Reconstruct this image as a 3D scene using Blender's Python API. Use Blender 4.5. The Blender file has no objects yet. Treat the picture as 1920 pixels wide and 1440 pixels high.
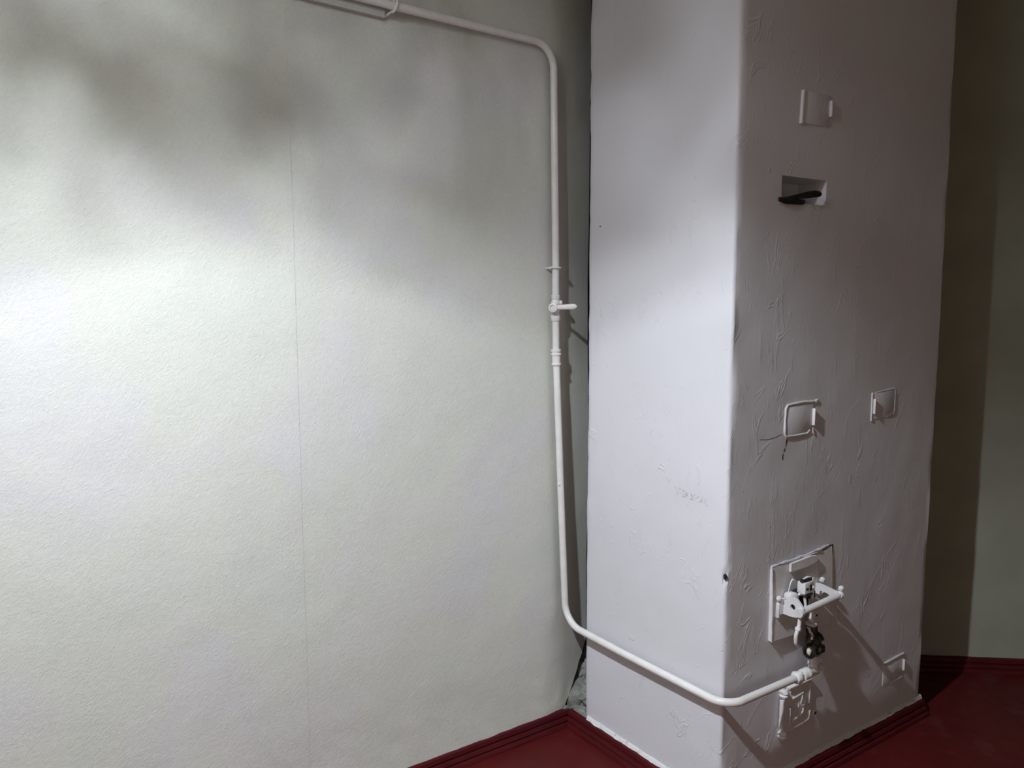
import bpy, bmesh, math, random
from mathutils import Vector, Matrix, noise

random.seed(7)
SC = bpy.context.scene
COL = SC.collection

# ------------------------------------------------------------------ camera, world, exposure
cam_d = bpy.data.cameras.new('camera')
cam_d.sensor_width = 36.0
cam_d.lens = 36.0 * 1538.5 / 1920.0
cam_d.clip_start = 0.02
cam = bpy.data.objects.new('camera', cam_d)
COL.objects.link(cam)
PITCH, ROLL, YAW = 0.1127, -0.0026, 0.6109
Fw = Vector((math.sin(YAW) * math.cos(PITCH), math.cos(YAW) * math.cos(PITCH), -math.sin(PITCH)))
Rt = Vector((math.cos(YAW), -math.sin(YAW), 0))
Up = Rt.cross(Fw)
R2 = Rt * math.cos(ROLL) + Up * math.sin(ROLL)
U2 = -Rt * math.sin(ROLL) + Up * math.cos(ROLL)
M = Matrix((R2, U2, -Fw)).transposed().to_4x4()
M.translation = Vector((-1.7285, -2.1265, 1.5))
cam.matrix_world = M
SC.camera = cam

world = bpy.data.worlds.new('world')
SC.world = world
world.use_nodes = True
world.node_tree.nodes['Background'].inputs['Color'].default_value = (0.6, 0.65, 0.7, 1)
world.node_tree.nodes['Background'].inputs['Strength'].default_value = 0.02

SC.view_settings.view_transform = 'Standard'
SC.view_settings.look = 'None'
SC.view_settings.gamma = 1.0
SC.view_settings.use_curve_mapping = False
SC.view_settings.exposure = 0.0

# the room's lamp: a tilted reflector spot hanging above and in front of the camera, inside an added bell that mottles its light
LAMP = Vector((-1.74, -1.05, 2.55))
MOTTLING_SEED = (4.81, 2.99, 0.93)  # pattern offset picked for where the bell throws its dark patches
LAMP_AXIS = Vector((0.28, 0.0, -1.0)).normalized()
lamp_d = bpy.data.lights.new('lamp_light', 'AREA')
lamp_d.shape = 'DISK'
lamp_d.size = 0.06
lamp_d.spread = math.radians(150)
lamp_d.energy = 54.0
lamp_d.color = (0.92, 0.985, 1.06)
lamp_l = bpy.data.objects.new('lamp_light', lamp_d)
COL.objects.link(lamp_l)
lamp_l.location = LAMP
lamp_l.rotation_euler = LAMP_AXIS.to_track_quat('-Z', 'Y').to_euler()

# ------------------------------------------------------------------ measures (metres)
D = 0.6773            # stove front face is the plane y = -D
W = 1.0615            # stove width
GAP = 0.098           # stove rear edge to the back wall
H = 3.0              # ceiling
PR = 0.0115           # pipe radius

# ------------------------------------------------------------------ helpers
def new_mat(name):
    m = bpy.data.materials.new(name)
    m.use_nodes = True
    nt = m.node_tree
    return m, nt, nt.nodes['Principled BSDF']

def N(nt, kind, **kw):
    n = nt.nodes.new(kind)
    for k, v in kw.items():
        setattr(n, k, v)
    return n

def coords(nt, scale=(1, 1, 1), rot=(0, 0, 0), kind='POINT'):
    t = N(nt, 'ShaderNodeNewGeometry')
    mp = N(nt, 'ShaderNodeMapping', vector_type=kind)
    mp.inputs['Scale'].default_value = scale
    mp.inputs['Rotation'].default_value = rot
    nt.links.new(t.outputs['Position'], mp.inputs['Vector'])
    return mp.outputs['Vector']

def noise_tex(nt, vec, scale, detail=4, rough=0.55, dist=0.0):
    n = N(nt, 'ShaderNodeTexNoise')
    n.inputs['Scale'].default_value = scale
    n.inputs['Detail'].default_value = detail
    n.inputs['Roughness'].default_value = rough
    n.inputs['Distortion'].default_value = dist
    nt.links.new(vec, n.inputs['Vector'])
    return n.outputs['Fac']

def ramp(nt, fac, stops, interp='LINEAR'):
    r = N(nt, 'ShaderNodeValToRGB')
    r.color_ramp.interpolation = interp
    el = r.color_ramp.elements
    while len(el) < len(stops):
        el.new(0.5)
    for e, (p, c) in zip(el, stops):
        e.position = p
        e.color = c if len(c) == 4 else (*c, 1)
    nt.links.new(fac, r.inputs['Fac'])
    return r.outputs['Color']

def mix_col(nt, fac, a, b, mode='MIX'):
    m = N(nt, 'ShaderNodeMix', data_type='RGBA', blend_type=mode)
    for sock, v in ((m.inputs[0], fac), (m.inputs[6], a), (m.inputs[7], b)):
        if hasattr(v, 'default_value') or hasattr(v, 'is_linked'):
            nt.links.new(v, sock)
        elif isinstance(v, (int, float)):
            sock.default_value = v
        else:
            sock.default_value = (*v, 1) if len(v) == 3 else v
    return m.outputs[2]

def math_n(nt, op, a, b=None, c=None):
    m = N(nt, 'ShaderNodeMath', operation=op)
    for i, v in enumerate((a, b, c)):
        if v is None:
            continue
        if isinstance(v, (int, float)):
            m.inputs[i].default_value = v
        else:
            nt.links.new(v, m.inputs[i])
    return m.outputs[0]

def bump(nt, bsdf, layers):
    """layers: list of (height socket, strength, distance)"""
    prev = None
    for h, s, d in layers:
        b = N(nt, 'ShaderNodeBump')
        b.inputs['Strength'].default_value = s
        b.inputs['Distance'].default_value = d
        nt.links.new(h, b.inputs['Height'])
        if prev is not None:
            nt.links.new(prev, b.inputs['Normal'])
        prev = b.outputs['Normal']
    nt.links.new(prev, bsdf.inputs['Normal'])

def grey(v):
    return (v, v, v, 1)

# ------------------------------------------------------------------ materials
def make_wallpaper():
    m, nt, b = new_mat('painted_wallpaper')
    v = coords(nt)
    big = noise_tex(nt, v, 2.2, 3, 0.5)
    base = ramp(nt, big, [(0.30, (0.625, 0.650, 0.600)), (0.48, (0.650, 0.660, 0.600)), (0.60, (0.648, 0.645, 0.640)), (0.72, (0.672, 0.680, 0.625))])
    # cloudy shade of the upper wall, painted into the colour
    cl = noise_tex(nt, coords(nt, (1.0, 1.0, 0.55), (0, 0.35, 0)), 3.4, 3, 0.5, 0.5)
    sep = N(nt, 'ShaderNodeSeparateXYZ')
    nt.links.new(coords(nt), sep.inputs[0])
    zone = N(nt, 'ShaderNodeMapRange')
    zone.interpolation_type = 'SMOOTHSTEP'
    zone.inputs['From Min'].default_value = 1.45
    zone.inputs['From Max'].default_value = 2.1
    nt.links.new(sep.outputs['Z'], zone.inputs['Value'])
    soot = math_n(nt, 'MULTIPLY', ramp(nt, cl, [(0.40, grey(0)), (0.66, grey(0.55))]), zone.outputs[0])  # mask of the painted shade, strongest high on the wall
    base = mix_col(nt, soot, base, (0.36, 0.37, 0.33))  # painted shade of the upper wall, mixed into the paper colour
    fib = noise_tex(nt, coords(nt, (1, 1, 2.2), (0, 0.8, 0), 'TEXTURE'), 150, 3, 0.6, 1.4)
    tint = ramp(nt, fib, [(0.3, grey(0.93)), (0.62, grey(1.0))])
    base = mix_col(nt, 1.0, base, tint, 'MULTIPLY')
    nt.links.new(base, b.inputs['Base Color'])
    b.inputs['Roughness'].default_value = 0.75
    b.inputs['Specular IOR Level'].default_value = 0.25
    fine = noise_tex(nt, coords(nt, (1, 1, 0.8), (0, -0.5, 0)), 160, 3, 0.6, 0.8)
    mid = noise_tex(nt, v, 9, 3, 0.5)
    bump(nt, b, [(mid, 0.25, 0.008), (fib, 0.50, 0.0018), (fine, 0.5, 0.0013)])
    return m

def make_stove_paint():
    m, nt, b = new_mat('stove_whitewash')
    v = coords(nt)
    big = noise_tex(nt, v, 2.0, 3, 0.5)
    base = ramp(nt, big, [(0.3, (0.63, 0.625, 0.66)), (0.7, (0.67, 0.66, 0.70))])
    # grey scuff rubbed on the left face
    sep = N(nt, 'ShaderNodeSeparateXYZ')
    nt.links.new(coords(nt), sep.inputs[0])
    # distance to the line y=-0.475..-0.62, z=0.935..0.90
    ln = math_n(nt, 'ADD', math_n(nt, 'MULTIPLY', math_n(nt, 'ADD', sep.outputs['Y'], 0.545), -0.10),
                math_n(nt, 'SUBTRACT', sep.outputs['Z'], 0.918))
    dz = math_n(nt, 'ABSOLUTE', ln)
    dy = math_n(nt, 'ABSOLUTE', math_n(nt, 'ADD', sep.outputs['Y'], 0.545))
    inside = math_n(nt, 'MULTIPLY', math_n(nt, 'LESS_THAN', dy, 0.062), math_n(nt, 'LESS_THAN', dz, 0.011))
    spk = noise_tex(nt, coords(nt, (1, 0.6, 1)), 150, 4, 0.7)
    scuff = math_n(nt, 'MULTIPLY', inside, ramp(nt, spk, [(0.52, grey(0)), (0.62, grey(0.75))]))
    base = mix_col(nt, scuff, base, (0.33, 0.33, 0.36))
    # scattered nicks in the paint
    vo = N(nt, 'ShaderNodeTexVoronoi')
    vo.inputs['Scale'].default_value = 16
    nt.links.new(coords(nt, (1, 1, 1.0)), vo.inputs['Vector'])
    nick = ramp(nt, vo.outputs['Distance'], [(0.0, grey(1)), (0.055, grey(0))])
    base = mix_col(nt, math_n(nt, 'MULTIPLY', nick, 0.35), base, (0.34, 0.33, 0.34))
    nt.links.new(base, b.inputs['Base Color'])
    b.inputs['Roughness'].default_value = 0.55
    b.inputs['Specular IOR Level'].default_value = 0.3
    mid = noise_tex(nt, v, 7, 3, 0.5)
    brush = noise_tex(nt, coords(nt, (1, 1, 0.28), (0.25, 0.45, 0)), 26, 4, 0.6, 0.6)
    ridge = ramp(nt, brush, [(0.60, grey(0)), (0.66, grey(1)), (0.70, grey(0.2))])
    trowel = noise_tex(nt, coords(nt, (1, 1, 2.6), (0, 0.62, 0), 'TEXTURE'), 20, 3, 0.65, 0.9)
    stroke = ramp(nt, trowel, [(0.60, grey(0)), (0.645, grey(1)), (0.70, grey(0.1))])
    patchy = ramp(nt, noise_tex(nt, v, 4.5, 2, 0.5), [(0.42, grey(0)), (0.60, grey(1))])
    stroke = math_n(nt, 'MULTIPLY', stroke, patchy)
    fine = noise_tex(nt, v, 130, 3, 0.6)
    bump(nt, b, [(mid, 0.30, 0.006), (brush, 0.18, 0.0022), (ridge, 0.35, 0.0010), (stroke, 0.6, 0.0016), (fine, 0.22, 0.0007),
                 (math_n(nt, 'MULTIPLY', nick, -1.0), 0.6, 0.002)])
    return m

def make_simple(name, c0, c1, scale=14, rough=0.5, bs=0.3, bd=0.001, bscale=90, metal=0.0, spec=0.4, lo=0.35, hi=0.65):
    m, nt, b = new_mat(name)
    v = coords(nt)
    base = ramp(nt, noise_tex(nt, v, scale, 4, 0.6), [(lo, c0), (hi, c1)])
    nt.links.new(base, b.inputs['Base Color'])
    b.inputs['Roughness'].default_value = rough
    b.inputs['Metallic'].default_value = metal
    b.inputs['Specular IOR Level'].default_value = spec
    bump(nt, b, [(noise_tex(nt, v, bscale, 3, 0.6), bs, bd)])
    return m

def make_floor():
    m, nt, b = new_mat('red_floor_paint')
    v = coords(nt)
    base = ramp(nt, noise_tex(nt, v, 3.0, 4, 0.6), [(0.3, (0.068, 0.0065, 0.007)), (0.7, (0.090, 0.0085, 0.009))])
    vo = N(nt, 'ShaderNodeTexVoronoi')
    vo.inputs['Scale'].default_value = 22
    nt.links.new(coords(nt), vo.inputs['Vector'])
    dust = ramp(nt, vo.outputs['Distance'], [(0.0, grey(1)), (0.045, grey(0))])
    smear = ramp(nt, noise_tex(nt, v, 5.5, 5, 0.7), [(0.55, grey(0)), (0.8, grey(0.10))])
    base = mix_col(nt, math_n(nt, 'MULTIPLY', dust, 0.5), base, (0.42, 0.33, 0.30))
    base = mix_col(nt, smear, base, (0.40, 0.30, 0.28))
    nt.links.new(base, b.inputs['Base Color'])
    nt.links.new(ramp(nt, noise_tex(nt, v, 18, 4, 0.6), [(0.3, grey(0.38)), (0.7, grey(0.52))]), b.inputs['Roughness'])
    b.inputs['Specular IOR Level'].default_value = 0.2
    bump(nt, b, [(noise_tex(nt, v, 6, 3, 0.5), 0.25, 0.004), (noise_tex(nt, v, 120, 2, 0.5), 0.15, 0.0006)])
    return m

def make_mottling_glass():
    m, nt, b = new_mat('added_mottling_glass')
    nt.nodes.remove(b)
    out = nt.nodes['Material Output']
    tc = N(nt, 'ShaderNodeTexCoord')
    mp = N(nt, 'ShaderNodeMapping')
    mp.inputs['Location'].default_value = MOTTLING_SEED
    nt.links.new(tc.outputs['Object'], mp.inputs['Vector'])
    n = noise_tex(nt, mp.outputs['Vector'], 9, 2, 0.5, 0.6)
    patch = ramp(nt, n, [(0.36, grey(0.05)), (0.60, grey(0.42))])
    # clearer towards the open rim, to soften the edge of the thrown shade
    dt = N(nt, 'ShaderNodeVectorMath', operation='DOT_PRODUCT')
    nt.links.new(tc.outputs['Object'], dt.inputs[0])
    dt.inputs[1].default_value = LAMP_AXIS
    thin = N(nt, 'ShaderNodeMapRange')
    thin.interpolation_type = 'SMOOTHSTEP'
    thin.inputs['From Min'].default_value = 0.24
    thin.inputs['From Max'].default_value = 0.48
    nt.links.new(dt.outputs['Value'], thin.inputs['Value'])
    clear = mix_col(nt, thin.outputs[0], patch, (1.0, 1.0, 1.0))
    tr = N(nt, 'ShaderNodeBsdfTransparent')
    df = N(nt, 'ShaderNodeBsdfDiffuse')
    df.inputs['Color'].default_value = (0.80, 0.80, 0.78, 1)
    tl = N(nt, 'ShaderNodeBsdfTranslucent')
    tl.inputs['Color'].default_value = (0.75, 0.72, 0.66, 1)
    mx = N(nt, 'ShaderNodeMixShader')
    mx.inputs[0].default_value = 0.25
    nt.links.new(df.outputs[0], mx.inputs[1])
    nt.links.new(tl.outputs[0], mx.inputs[2])
    mx2 = N(nt, 'ShaderNodeMixShader')
    nt.links.new(clear, mx2.inputs[0])
    nt.links.new(mx.outputs[0], mx2.inputs[1])
    nt.links.new(tr.outputs[0], mx2.inputs[2])
    nt.links.new(mx2.outputs[0], out.inputs['Surface'])
    return m

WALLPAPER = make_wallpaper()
STOVE = make_stove_paint()
FLOOR = make_floor()
BASE = make_simple('dark_red_baseboard_paint', (0.060, 0.006, 0.0075), (0.080, 0.008, 0.010), 8, 0.5, 0.35, 0.0015, 60, spec=0.14)
PIPE = make_simple('white_pipe_enamel', (0.70, 0.68, 0.665), (0.77, 0.75, 0.74), 20, 0.38, 0.35, 0.0012, 110)
METALP = make_simple('painted_iron_white', (0.66, 0.645, 0.655), (0.74, 0.725, 0.73), 24, 0.42, 0.5, 0.0014, 120)
GREASE = make_simple('greasy_brass', (0.018, 0.018, 0.016), (0.10, 0.10, 0.085), 45, 0.33, 0.6, 0.002, 90, metal=0.35, spec=0.6, lo=0.4, hi=0.8)
IRON = make_simple('black_iron', (0.012, 0.012, 0.013), (0.028, 0.028, 0.030), 40, 0.55, 0.4, 0.0008, 160, metal=0.3)
DARK = make_simple('recess_black', (0.006, 0.006, 0.005), (0.015, 0.014, 0.012), 30, 0.95, 0.3, 0.002, 60)  # flat black put in for the shade inside cracks, holes and slots
PLASTER = make_simple('grey_plaster', (0.16, 0.165, 0.15), (0.27, 0.27, 0.25), 22, 0.95, 0.7, 0.003, 55)
DIRTYP = make_simple('dirty_paint_joint', (0.22, 0.21, 0.20), (0.64, 0.645, 0.65), 60, 0.8, 0.5, 0.002, 90, lo=0.30, hi=0.40)
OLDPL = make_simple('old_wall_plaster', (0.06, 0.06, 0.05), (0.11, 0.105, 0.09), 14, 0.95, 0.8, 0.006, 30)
CEIL = make_simple('ceiling_whitewash', (0.74, 0.70, 0.62), (0.80, 0.76, 0.68), 3, 0.9, 0.2, 0.002, 30)
BOARD = make_simple('grey_painted_board', (0.47, 0.475, 0.45), (0.53, 0.53, 0.51), 10, 0.7, 0.3, 0.001, 60)
BEIGE = make_simple('beige_wallpaper', (0.74, 0.63, 0.48), (0.80, 0.69, 0.54), 5, 0.8, 0.3, 0.001, 80)
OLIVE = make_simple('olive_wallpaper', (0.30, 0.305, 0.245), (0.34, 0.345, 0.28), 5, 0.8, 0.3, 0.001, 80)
CREAM = make_simple('cream_paint_drip', (0.62, 0.60, 0.50), (0.72, 0.71, 0.64), 60, 0.45, 0.4, 0.001, 140)
ADDED_MOTTLING = make_mottling_glass()
BRASS = make_simple('lamp_holder_metal', (0.25, 0.22, 0.16), (0.32, 0.28, 0.2), 30, 0.4, 0.1, 0.0004, 90, metal=0.8)
CORD = make_simple('lamp_cord', (0.5, 0.5, 0.47), (0.6, 0.6, 0.57), 40, 0.6, 0.1, 0.0004, 90)

# ------------------------------------------------------------------ mesh builder
class MB:
    def __init__(self):
        self.bm = bmesh.new()

    def box(self, lo, hi, bevel=0.0, mat4=None):
        t = bmesh.new()
        bmesh.ops.create_cube(t, size=1.0)
        c = [(a + b) / 2 for a, b in zip(lo, hi)]
        s = [abs(b - a) for a, b in zip(lo, hi)]
        for v in t.verts:
            v.co = Vector((v.co.x * s[0] + c[0], v.co.y * s[1] + c[1], v.co.z * s[2] + c[2]))
        if bevel > 0:
            bmesh.ops.bevel(t, geom=t.edges[:], offset=bevel, segments=2, profile=0.5, affect='EDGES')
        if mat4 is not None:
            bmesh.ops.transform(t, matrix=mat4, verts=t.verts)
        self._merge(t)
        return self

    def _merge(self, t):
        me = bpy.data.meshes.new('tmp')
        t.to_mesh(me)
        t.free()
        self.bm.from_mesh(me)
        bpy.data.meshes.remove(me)

    def tube(self, pts, r, n=14, caps=True, closed=False, flat=None):
        """round bar along pts; r a number or one per point; flat=(axis, factor) squashes the section along an axis"""
        pts = [Vector(p) for p in pts]
        m = len(pts)
        rs = [r] * m if isinstance(r, (int, float)) else list(r)
        up = None
        rings = []
        for i, p in enumerate(pts):
            a = pts[i - 1] if (i > 0 or closed) else p
            b = pts[(i + 1) % m] if (i < m - 1 or closed) else p
            t = (b - a)
            t = t.normalized() if t.length > 1e-9 else Vector((0, 0, 1))
            if up is None:
                up = Vector((0, 0, 1)) if abs(t.z) < 0.9 else Vector((0, 1, 0))
            u = (up - t * up.dot(t))
            u.normalize()
            w = t.cross(u)
            up = u
            ring = []
            for k in range(n):
                ang = 2 * math.pi * k / n
                o = (u * math.cos(ang) + w * math.sin(ang)) * rs[i]
                if flat:
                    ax = Vector(flat[0]).normalized()
                    d = o.dot(ax)
                    o = o - ax * d * (1 - flat[1])
                ring.append(self.bm.verts.new(p + o))
            rings.append(ring)
        cnt = m if closed else m - 1
        for i in range(cnt):
            A, B = rings[i], rings[(i + 1) % m]
            for k in range(n):
                self.bm.faces.new((A[k], A[(k + 1) % n], B[(k + 1) % n], B[k]))
        if caps and not closed:
            self.bm.faces.new(rings[0][::-1])
            self.bm.faces.new(rings[-1])
        return self

    def lathe(self, profile, origin, axis=(0, 0, 1), n=24, cap=True, wob=0.0):
        """profile: [(radius, distance along axis)]"""
        ax = Vector(axis).normalized()
        o = Vector(origin)
        u = Vector((1, 0, 0)) if abs(ax.x) < 0.8 else Vector((0, 1, 0))
        u = (u - ax * u.dot(ax)).normalized()
        w = ax.cross(u)
        rings = []
        for j, (r, h) in enumerate(profile):
            ring = []
            for k in range(n):
                a = 2 * math.pi * k / n
                rr = r * (1 + wob * noise.noise(Vector((math.cos(a) * 1.7, math.sin(a) * 1.7, j * 0.9 + o.x * 30))))
                ring.append(self.bm.verts.new(o + ax * h + (u * math.cos(a) + w * math.sin(a)) * rr))
            rings.append(ring)
        for A, B in zip(rings, rings[1:]):
            for k in range(n):
                self.bm.faces.new((A[k], A[(k + 1) % n], B[(k + 1) % n], B[k]))
        if cap:
            if profile[0][0] > 1e-6:
                self.bm.faces.new(rings[0][::-1])
            if profile[-1][0] > 1e-6:
                self.bm.faces.new(rings[-1])
        return self

    def prism(self, pts, vec, hole=None):
        """polygon pts (3-D, planar) extruded by vec; an optional hole loop of points"""
        vec = Vector(vec)
        if hole is None:
            A = [self.bm.verts.new(Vector(p)) for p in pts]
            B = [self.bm.verts.new(Vector(p) + vec) for p in pts]
            self.bm.faces.new(A[::-1])
            self.bm.faces.new(B)
            k = len(A)
            for i in range(k):
                self.bm.faces.new((A[i], A[(i + 1) % k], B[(i + 1) % k], B[i]))
        else:
            loops = []
            for off in (Vector((0, 0, 0)), vec):
                O = [self.bm.verts.new(Vector(p) + off) for p in pts]
                I = [self.bm.verts.new(Vector(p) + off) for p in hole]
                e = []
                for L in (O, I):
                    for i in range(len(L)):
                        e.append(self.bm.edges.new((L[i], L[(i + 1) % len(L)])))
                bmesh.ops.triangle_fill(self.bm, use_beauty=True, edges=e)
                loops.append((O, I))
            for j in (0, 1):
                A, B = loops[0][j], loops[1][j]
                k = len(A)
                for i in range(k):
                    self.bm.faces.new((A[i], A[(i + 1) % k], B[(i + 1) % k], B[i]))
        return self

    def blob(self, c, size, amp=0.25, freq=40, sub=3, rot=None):
        t = bmesh.new()
        bmesh.ops.create_icosphere(t, subdivisions=sub, radius=1.0)
        for v in t.verts:
            d = v.co.normalized()
            s = 1 + amp * noise.noise(Vector(c) * 37 + d * 1.9) + amp * 0.45 * noise.noise(Vector(c) * 11 + d * 4.7)
            q = Vector((d.x * size[0], d.y * size[1], d.z * size[2])) * s
            if rot:
                q = rot @ q
            v.co = q + Vector(c)
        self._merge(t)
        return self

    def rough(self, amp, freq):
        for v in self.bm.verts:
            v.co += Vector((noise.noise(v.co * freq), noise.noise(v.co * freq + Vector((9, 3, 1))),
                            noise.noise(v.co * freq + Vector((2, 8, 5))))) * amp
        return self

    def build(self, name, mat, parent=None, smooth=True, angle=40):
        bmesh.ops.recalc_face_normals(self.bm, faces=self.bm.faces[:])
        me = bpy.data.meshes.new(name)
        self.bm.to_mesh(me)
        self.bm.free()
        return link(name, me, mat, parent, smooth, angle)

def world_loc(o):
    p = Vector((0, 0, 0))
    while o is not None:
        p += o.location
        o = o.parent
    return p

def link(name, me, mat, parent=None, smooth=True, angle=40):
    me.materials.append(mat)
    if smooth:
        for p in me.polygons:
            p.use_smooth = True
        me.set_sharp_from_angle(angle=math.radians(angle))
    o = bpy.data.objects.new(name, me)
    COL.objects.link(o)
    if parent is not None:
        off = world_loc(parent)
        me.transform(Matrix.Translation(-off))
        o.parent = parent
    return o

def thing(name, label, cat, loc, group=None):
    o = bpy.data.objects.new(name, None)
    o.empty_display_size = 0.1
    COL.objects.link(o)
    o.location = loc
    o['label'] = label
    o['category'] = cat
    if group:
        o['group'] = group
    return o

def struct(o, label, cat):
    o['kind'] = 'structure'
    o['label'] = label
    o['category'] = cat
    return o

def fillet(pts, radii, seg=10):
    """polyline with rounded corners"""
    pts = [Vector(p) for p in pts]
    out = [pts[0]]
    for i in range(1, len(pts) - 1):
        r = radii[i - 1]
        p = pts[i]
        a = (pts[i - 1] - p).normalized()
        b = (pts[i + 1] - p).normalized()
        if r <= 0:
            out.append(p)
            continue
        ang = a.angle(b)
        t = r / math.tan(ang / 2)
        c = p + (a + b).normalized() * (r / math.sin(ang / 2))
        s = p + a * t
        e = p + b * t
        v0, v1 = s - c, e - c
        tot = v0.angle(v1)
        for k in range(seg + 1):
            f = k / seg
            out.append(c + (v0 * math.sin((1 - f) * tot) + v1 * math.sin(f * tot)) / math.sin(tot))
    out.append(pts[-1])
    return out

def resample(pts, step):
    out = [pts[0]]
    for a, b in zip(pts, pts[1:]):
        n = max(1, int((b - a).length / step))
        for k in range(1, n + 1):
            out.append(a.lerp(b, k / n))
    return out

def F(x, e, z):
    """point standing e proud of the stove's front face"""
    return Vector((x, -D - e, z))

# ------------------------------------------------------------------ room shell
RW0 = Vector((0.72, 0.09, 0))                       # right wall runs diagonally from here
RWd = Vector((0.7623, -0.6472, 0))
RW1 = RW0 + RWd * 4.6
XL, YF = -3.0, RW1.y

def flat(name, pts, mat, label, cat):
    me = bpy.data.meshes.new(name)
    me.from_pydata([tuple(p) for p in pts], [], [list(range(len(pts)))])
    return struct(link(name, me, mat, None, False), label, cat)

flr = MB()
flr.prism([(XL, YF, -0.1), (RW1.x, YF, -0.1), (RW0.x + 0.35, 0.22, -0.1), (XL, 0.22, -0.1)], (0, 0, 0.1))
struct(flr.build('floor', FLOOR, None, False), 'dark red painted floor in front of the white stove', 'floor')
cl = MB()
cl.prism([(XL, YF, H), (RW1.x, YF, H), (RW0.x + 0.35, 0.22, H), (XL, 0.22, H)], (0, 0, 0.1))
struct(cl.build('ceiling', CEIL, None, False), 'whitewashed ceiling above the stove room', 'ceiling')
w = MB()
w.box((XL - 0.12, YF - 0.12, 0), (XL, 0.3, H))
struct(w.build('wall_left', BEIGE, None, False), 'beige wallpapered side wall beyond the left of the picture', 'wall')
w = MB()
w.box((XL, YF - 0.12, 0), (RW1.x + 0.1, YF, H))
struct(w.build('wall_front', BEIGE, None, False), 'beige wallpapered wall behind the viewer', 'wall')
w = MB()
nrm = Vector((RWd.y, -RWd.x, 0))                     # towards the room is nrm*+1 or -1
if nrm.dot(Vector((-1.7, -2.1, 0)) - RW0) > 0:
    nrm = -nrm
w.prism([RW0 - RWd * 0.05, RW1, RW1 + nrm * 0.12, RW0 - RWd * 0.05 + nrm * 0.12], (0, 0, H))
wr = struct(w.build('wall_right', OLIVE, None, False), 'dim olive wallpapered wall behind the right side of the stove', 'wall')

# back wall: old plaster core, and pasted wallpaper strips that curve away into the gap behind the stove
def wall_y(x):
    if x < -0.13:
        return 0.0
    return (x + 0.13) ** 2 if x < -0.01 else 0.0144 + 0.24 * (x + 0.01)

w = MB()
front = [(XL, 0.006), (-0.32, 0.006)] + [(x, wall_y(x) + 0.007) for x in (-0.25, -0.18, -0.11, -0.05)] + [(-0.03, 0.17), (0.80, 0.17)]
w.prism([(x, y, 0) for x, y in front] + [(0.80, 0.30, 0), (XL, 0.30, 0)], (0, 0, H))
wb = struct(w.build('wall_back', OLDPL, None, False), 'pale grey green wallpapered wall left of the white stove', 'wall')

def edge_x(z):
    """free right-hand edge of the last strip; torn off slanting near the floor"""
    if z > 0.26:
        return 0.1165 - 0.011 * math.exp(-((z - 1.52) / 0.2) ** 2) + 0.0025 * math.sin(z * 9) + 0.004 * noise.noise(Vector((z * 5, 0, 0)))
    f = max(0.0, (z - 0.055) / 0.205)
    return -0.005 + 0.1215 * f ** 0.85 + 0.004 * noise.noise(Vector((z * 60, 3, 0)))

def strip(x0, x1, lift, last=False):
    nx, nz = 56, 150
    vs, fs = [], []
    for j in range(nz + 1):
        for i in range(nx + 1):
            f = i / nx
            z = 0.046 + (H - 0.046) * (j / nz) ** 1.15
            xr = edge_x(z) if last else x1
            x = x0 + (xr - x0) * f
            y = wall_y(x) - lift
            y += 0.0035 * noise.noise(Vector((x * 2.3, z * 2.1, 4))) + 0.0012 * noise.noise(Vector((x * 9, z * 8, 1)))
            # the paper puckers just above the baseboard and near the corner
            low = max(0.0, 1 - (z - 0.05) / 0.30)
            y -= low * (0.006 * abs(noise.noise(Vector((x * 14 + z * 8, z * 9, 2)))))
            if x < -0.02:
                # bottom sags outwards onto the baseboard
                y -= 0.004 * max(0.0, 1 - (z - 0.05) / 0.10)
            if j == 0:
                z += 0.006 * noise.noise(Vector((x * 16, 0, 5))) + 0.003 * noise.noise(Vector((x * 55, 0, 5)))
            vs.append((x, y, z))
    c = nx + 1
    for j in range(nz):
        for i in range(nx):
            a = j * c + i
            fs.append((a, a + 1, a + c + 1, a + c))
    # paper thickness folded back along the four borders
    rim = [i for i in range(c)] + [j * c + nx for j in range(1, nz + 1)] + [nz * c + i for i in range(nx - 1, -1, -1)] + [j * c for j in range(nz - 1, 0, -1)]
    b0 = len(vs)
    for k in rim:
        vs.append((vs[k][0], vs[k][1] + 0.0025, vs[k][2]))
    m = len(rim)
    for k in range(m):
        fs.append((rim[k], b0 + k, b0 + (k + 1) % m, rim[(k + 1) % m]))
    me = bpy.data.meshes.new('wallpaper_strip')
    me.from_pydata(vs, [], fs)
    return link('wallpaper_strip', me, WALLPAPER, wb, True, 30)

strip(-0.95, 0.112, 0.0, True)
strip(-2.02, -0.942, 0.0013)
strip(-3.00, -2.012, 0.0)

# grey plaster lumps filling the foot of the gap
def lump(c, s, amp, rz=0.0):
    MB().blob(c, s, amp, sub=4, rot=Matrix.Rotation(rz, 3, 'Y')).build('plaster_lump', PLASTER, wb, True, 25)

lump((0.085, 0.050, 0.045), (0.080, 0.080, 0.075), 0.22)
lump((0.125, 0.075, 0.125), (0.050, 0.050, 0.060), 0.30, 0.4)
lump((0.135, 0.085, 0.190), (0.026, 0.030, 0.036), 0.35, -0.3)
lump((0.030, -0.045, 0.036), (0.032, 0.055, 0.022), 0.35, 0.2)
lump((-0.012, -0.002, 0.050), (0.018, 0.012, 0.009), 0.45, 0.5)
lump((0.075, -0.020, 0.070), (0.045, 0.055, 0.035), 0.30, 0.7)

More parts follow.
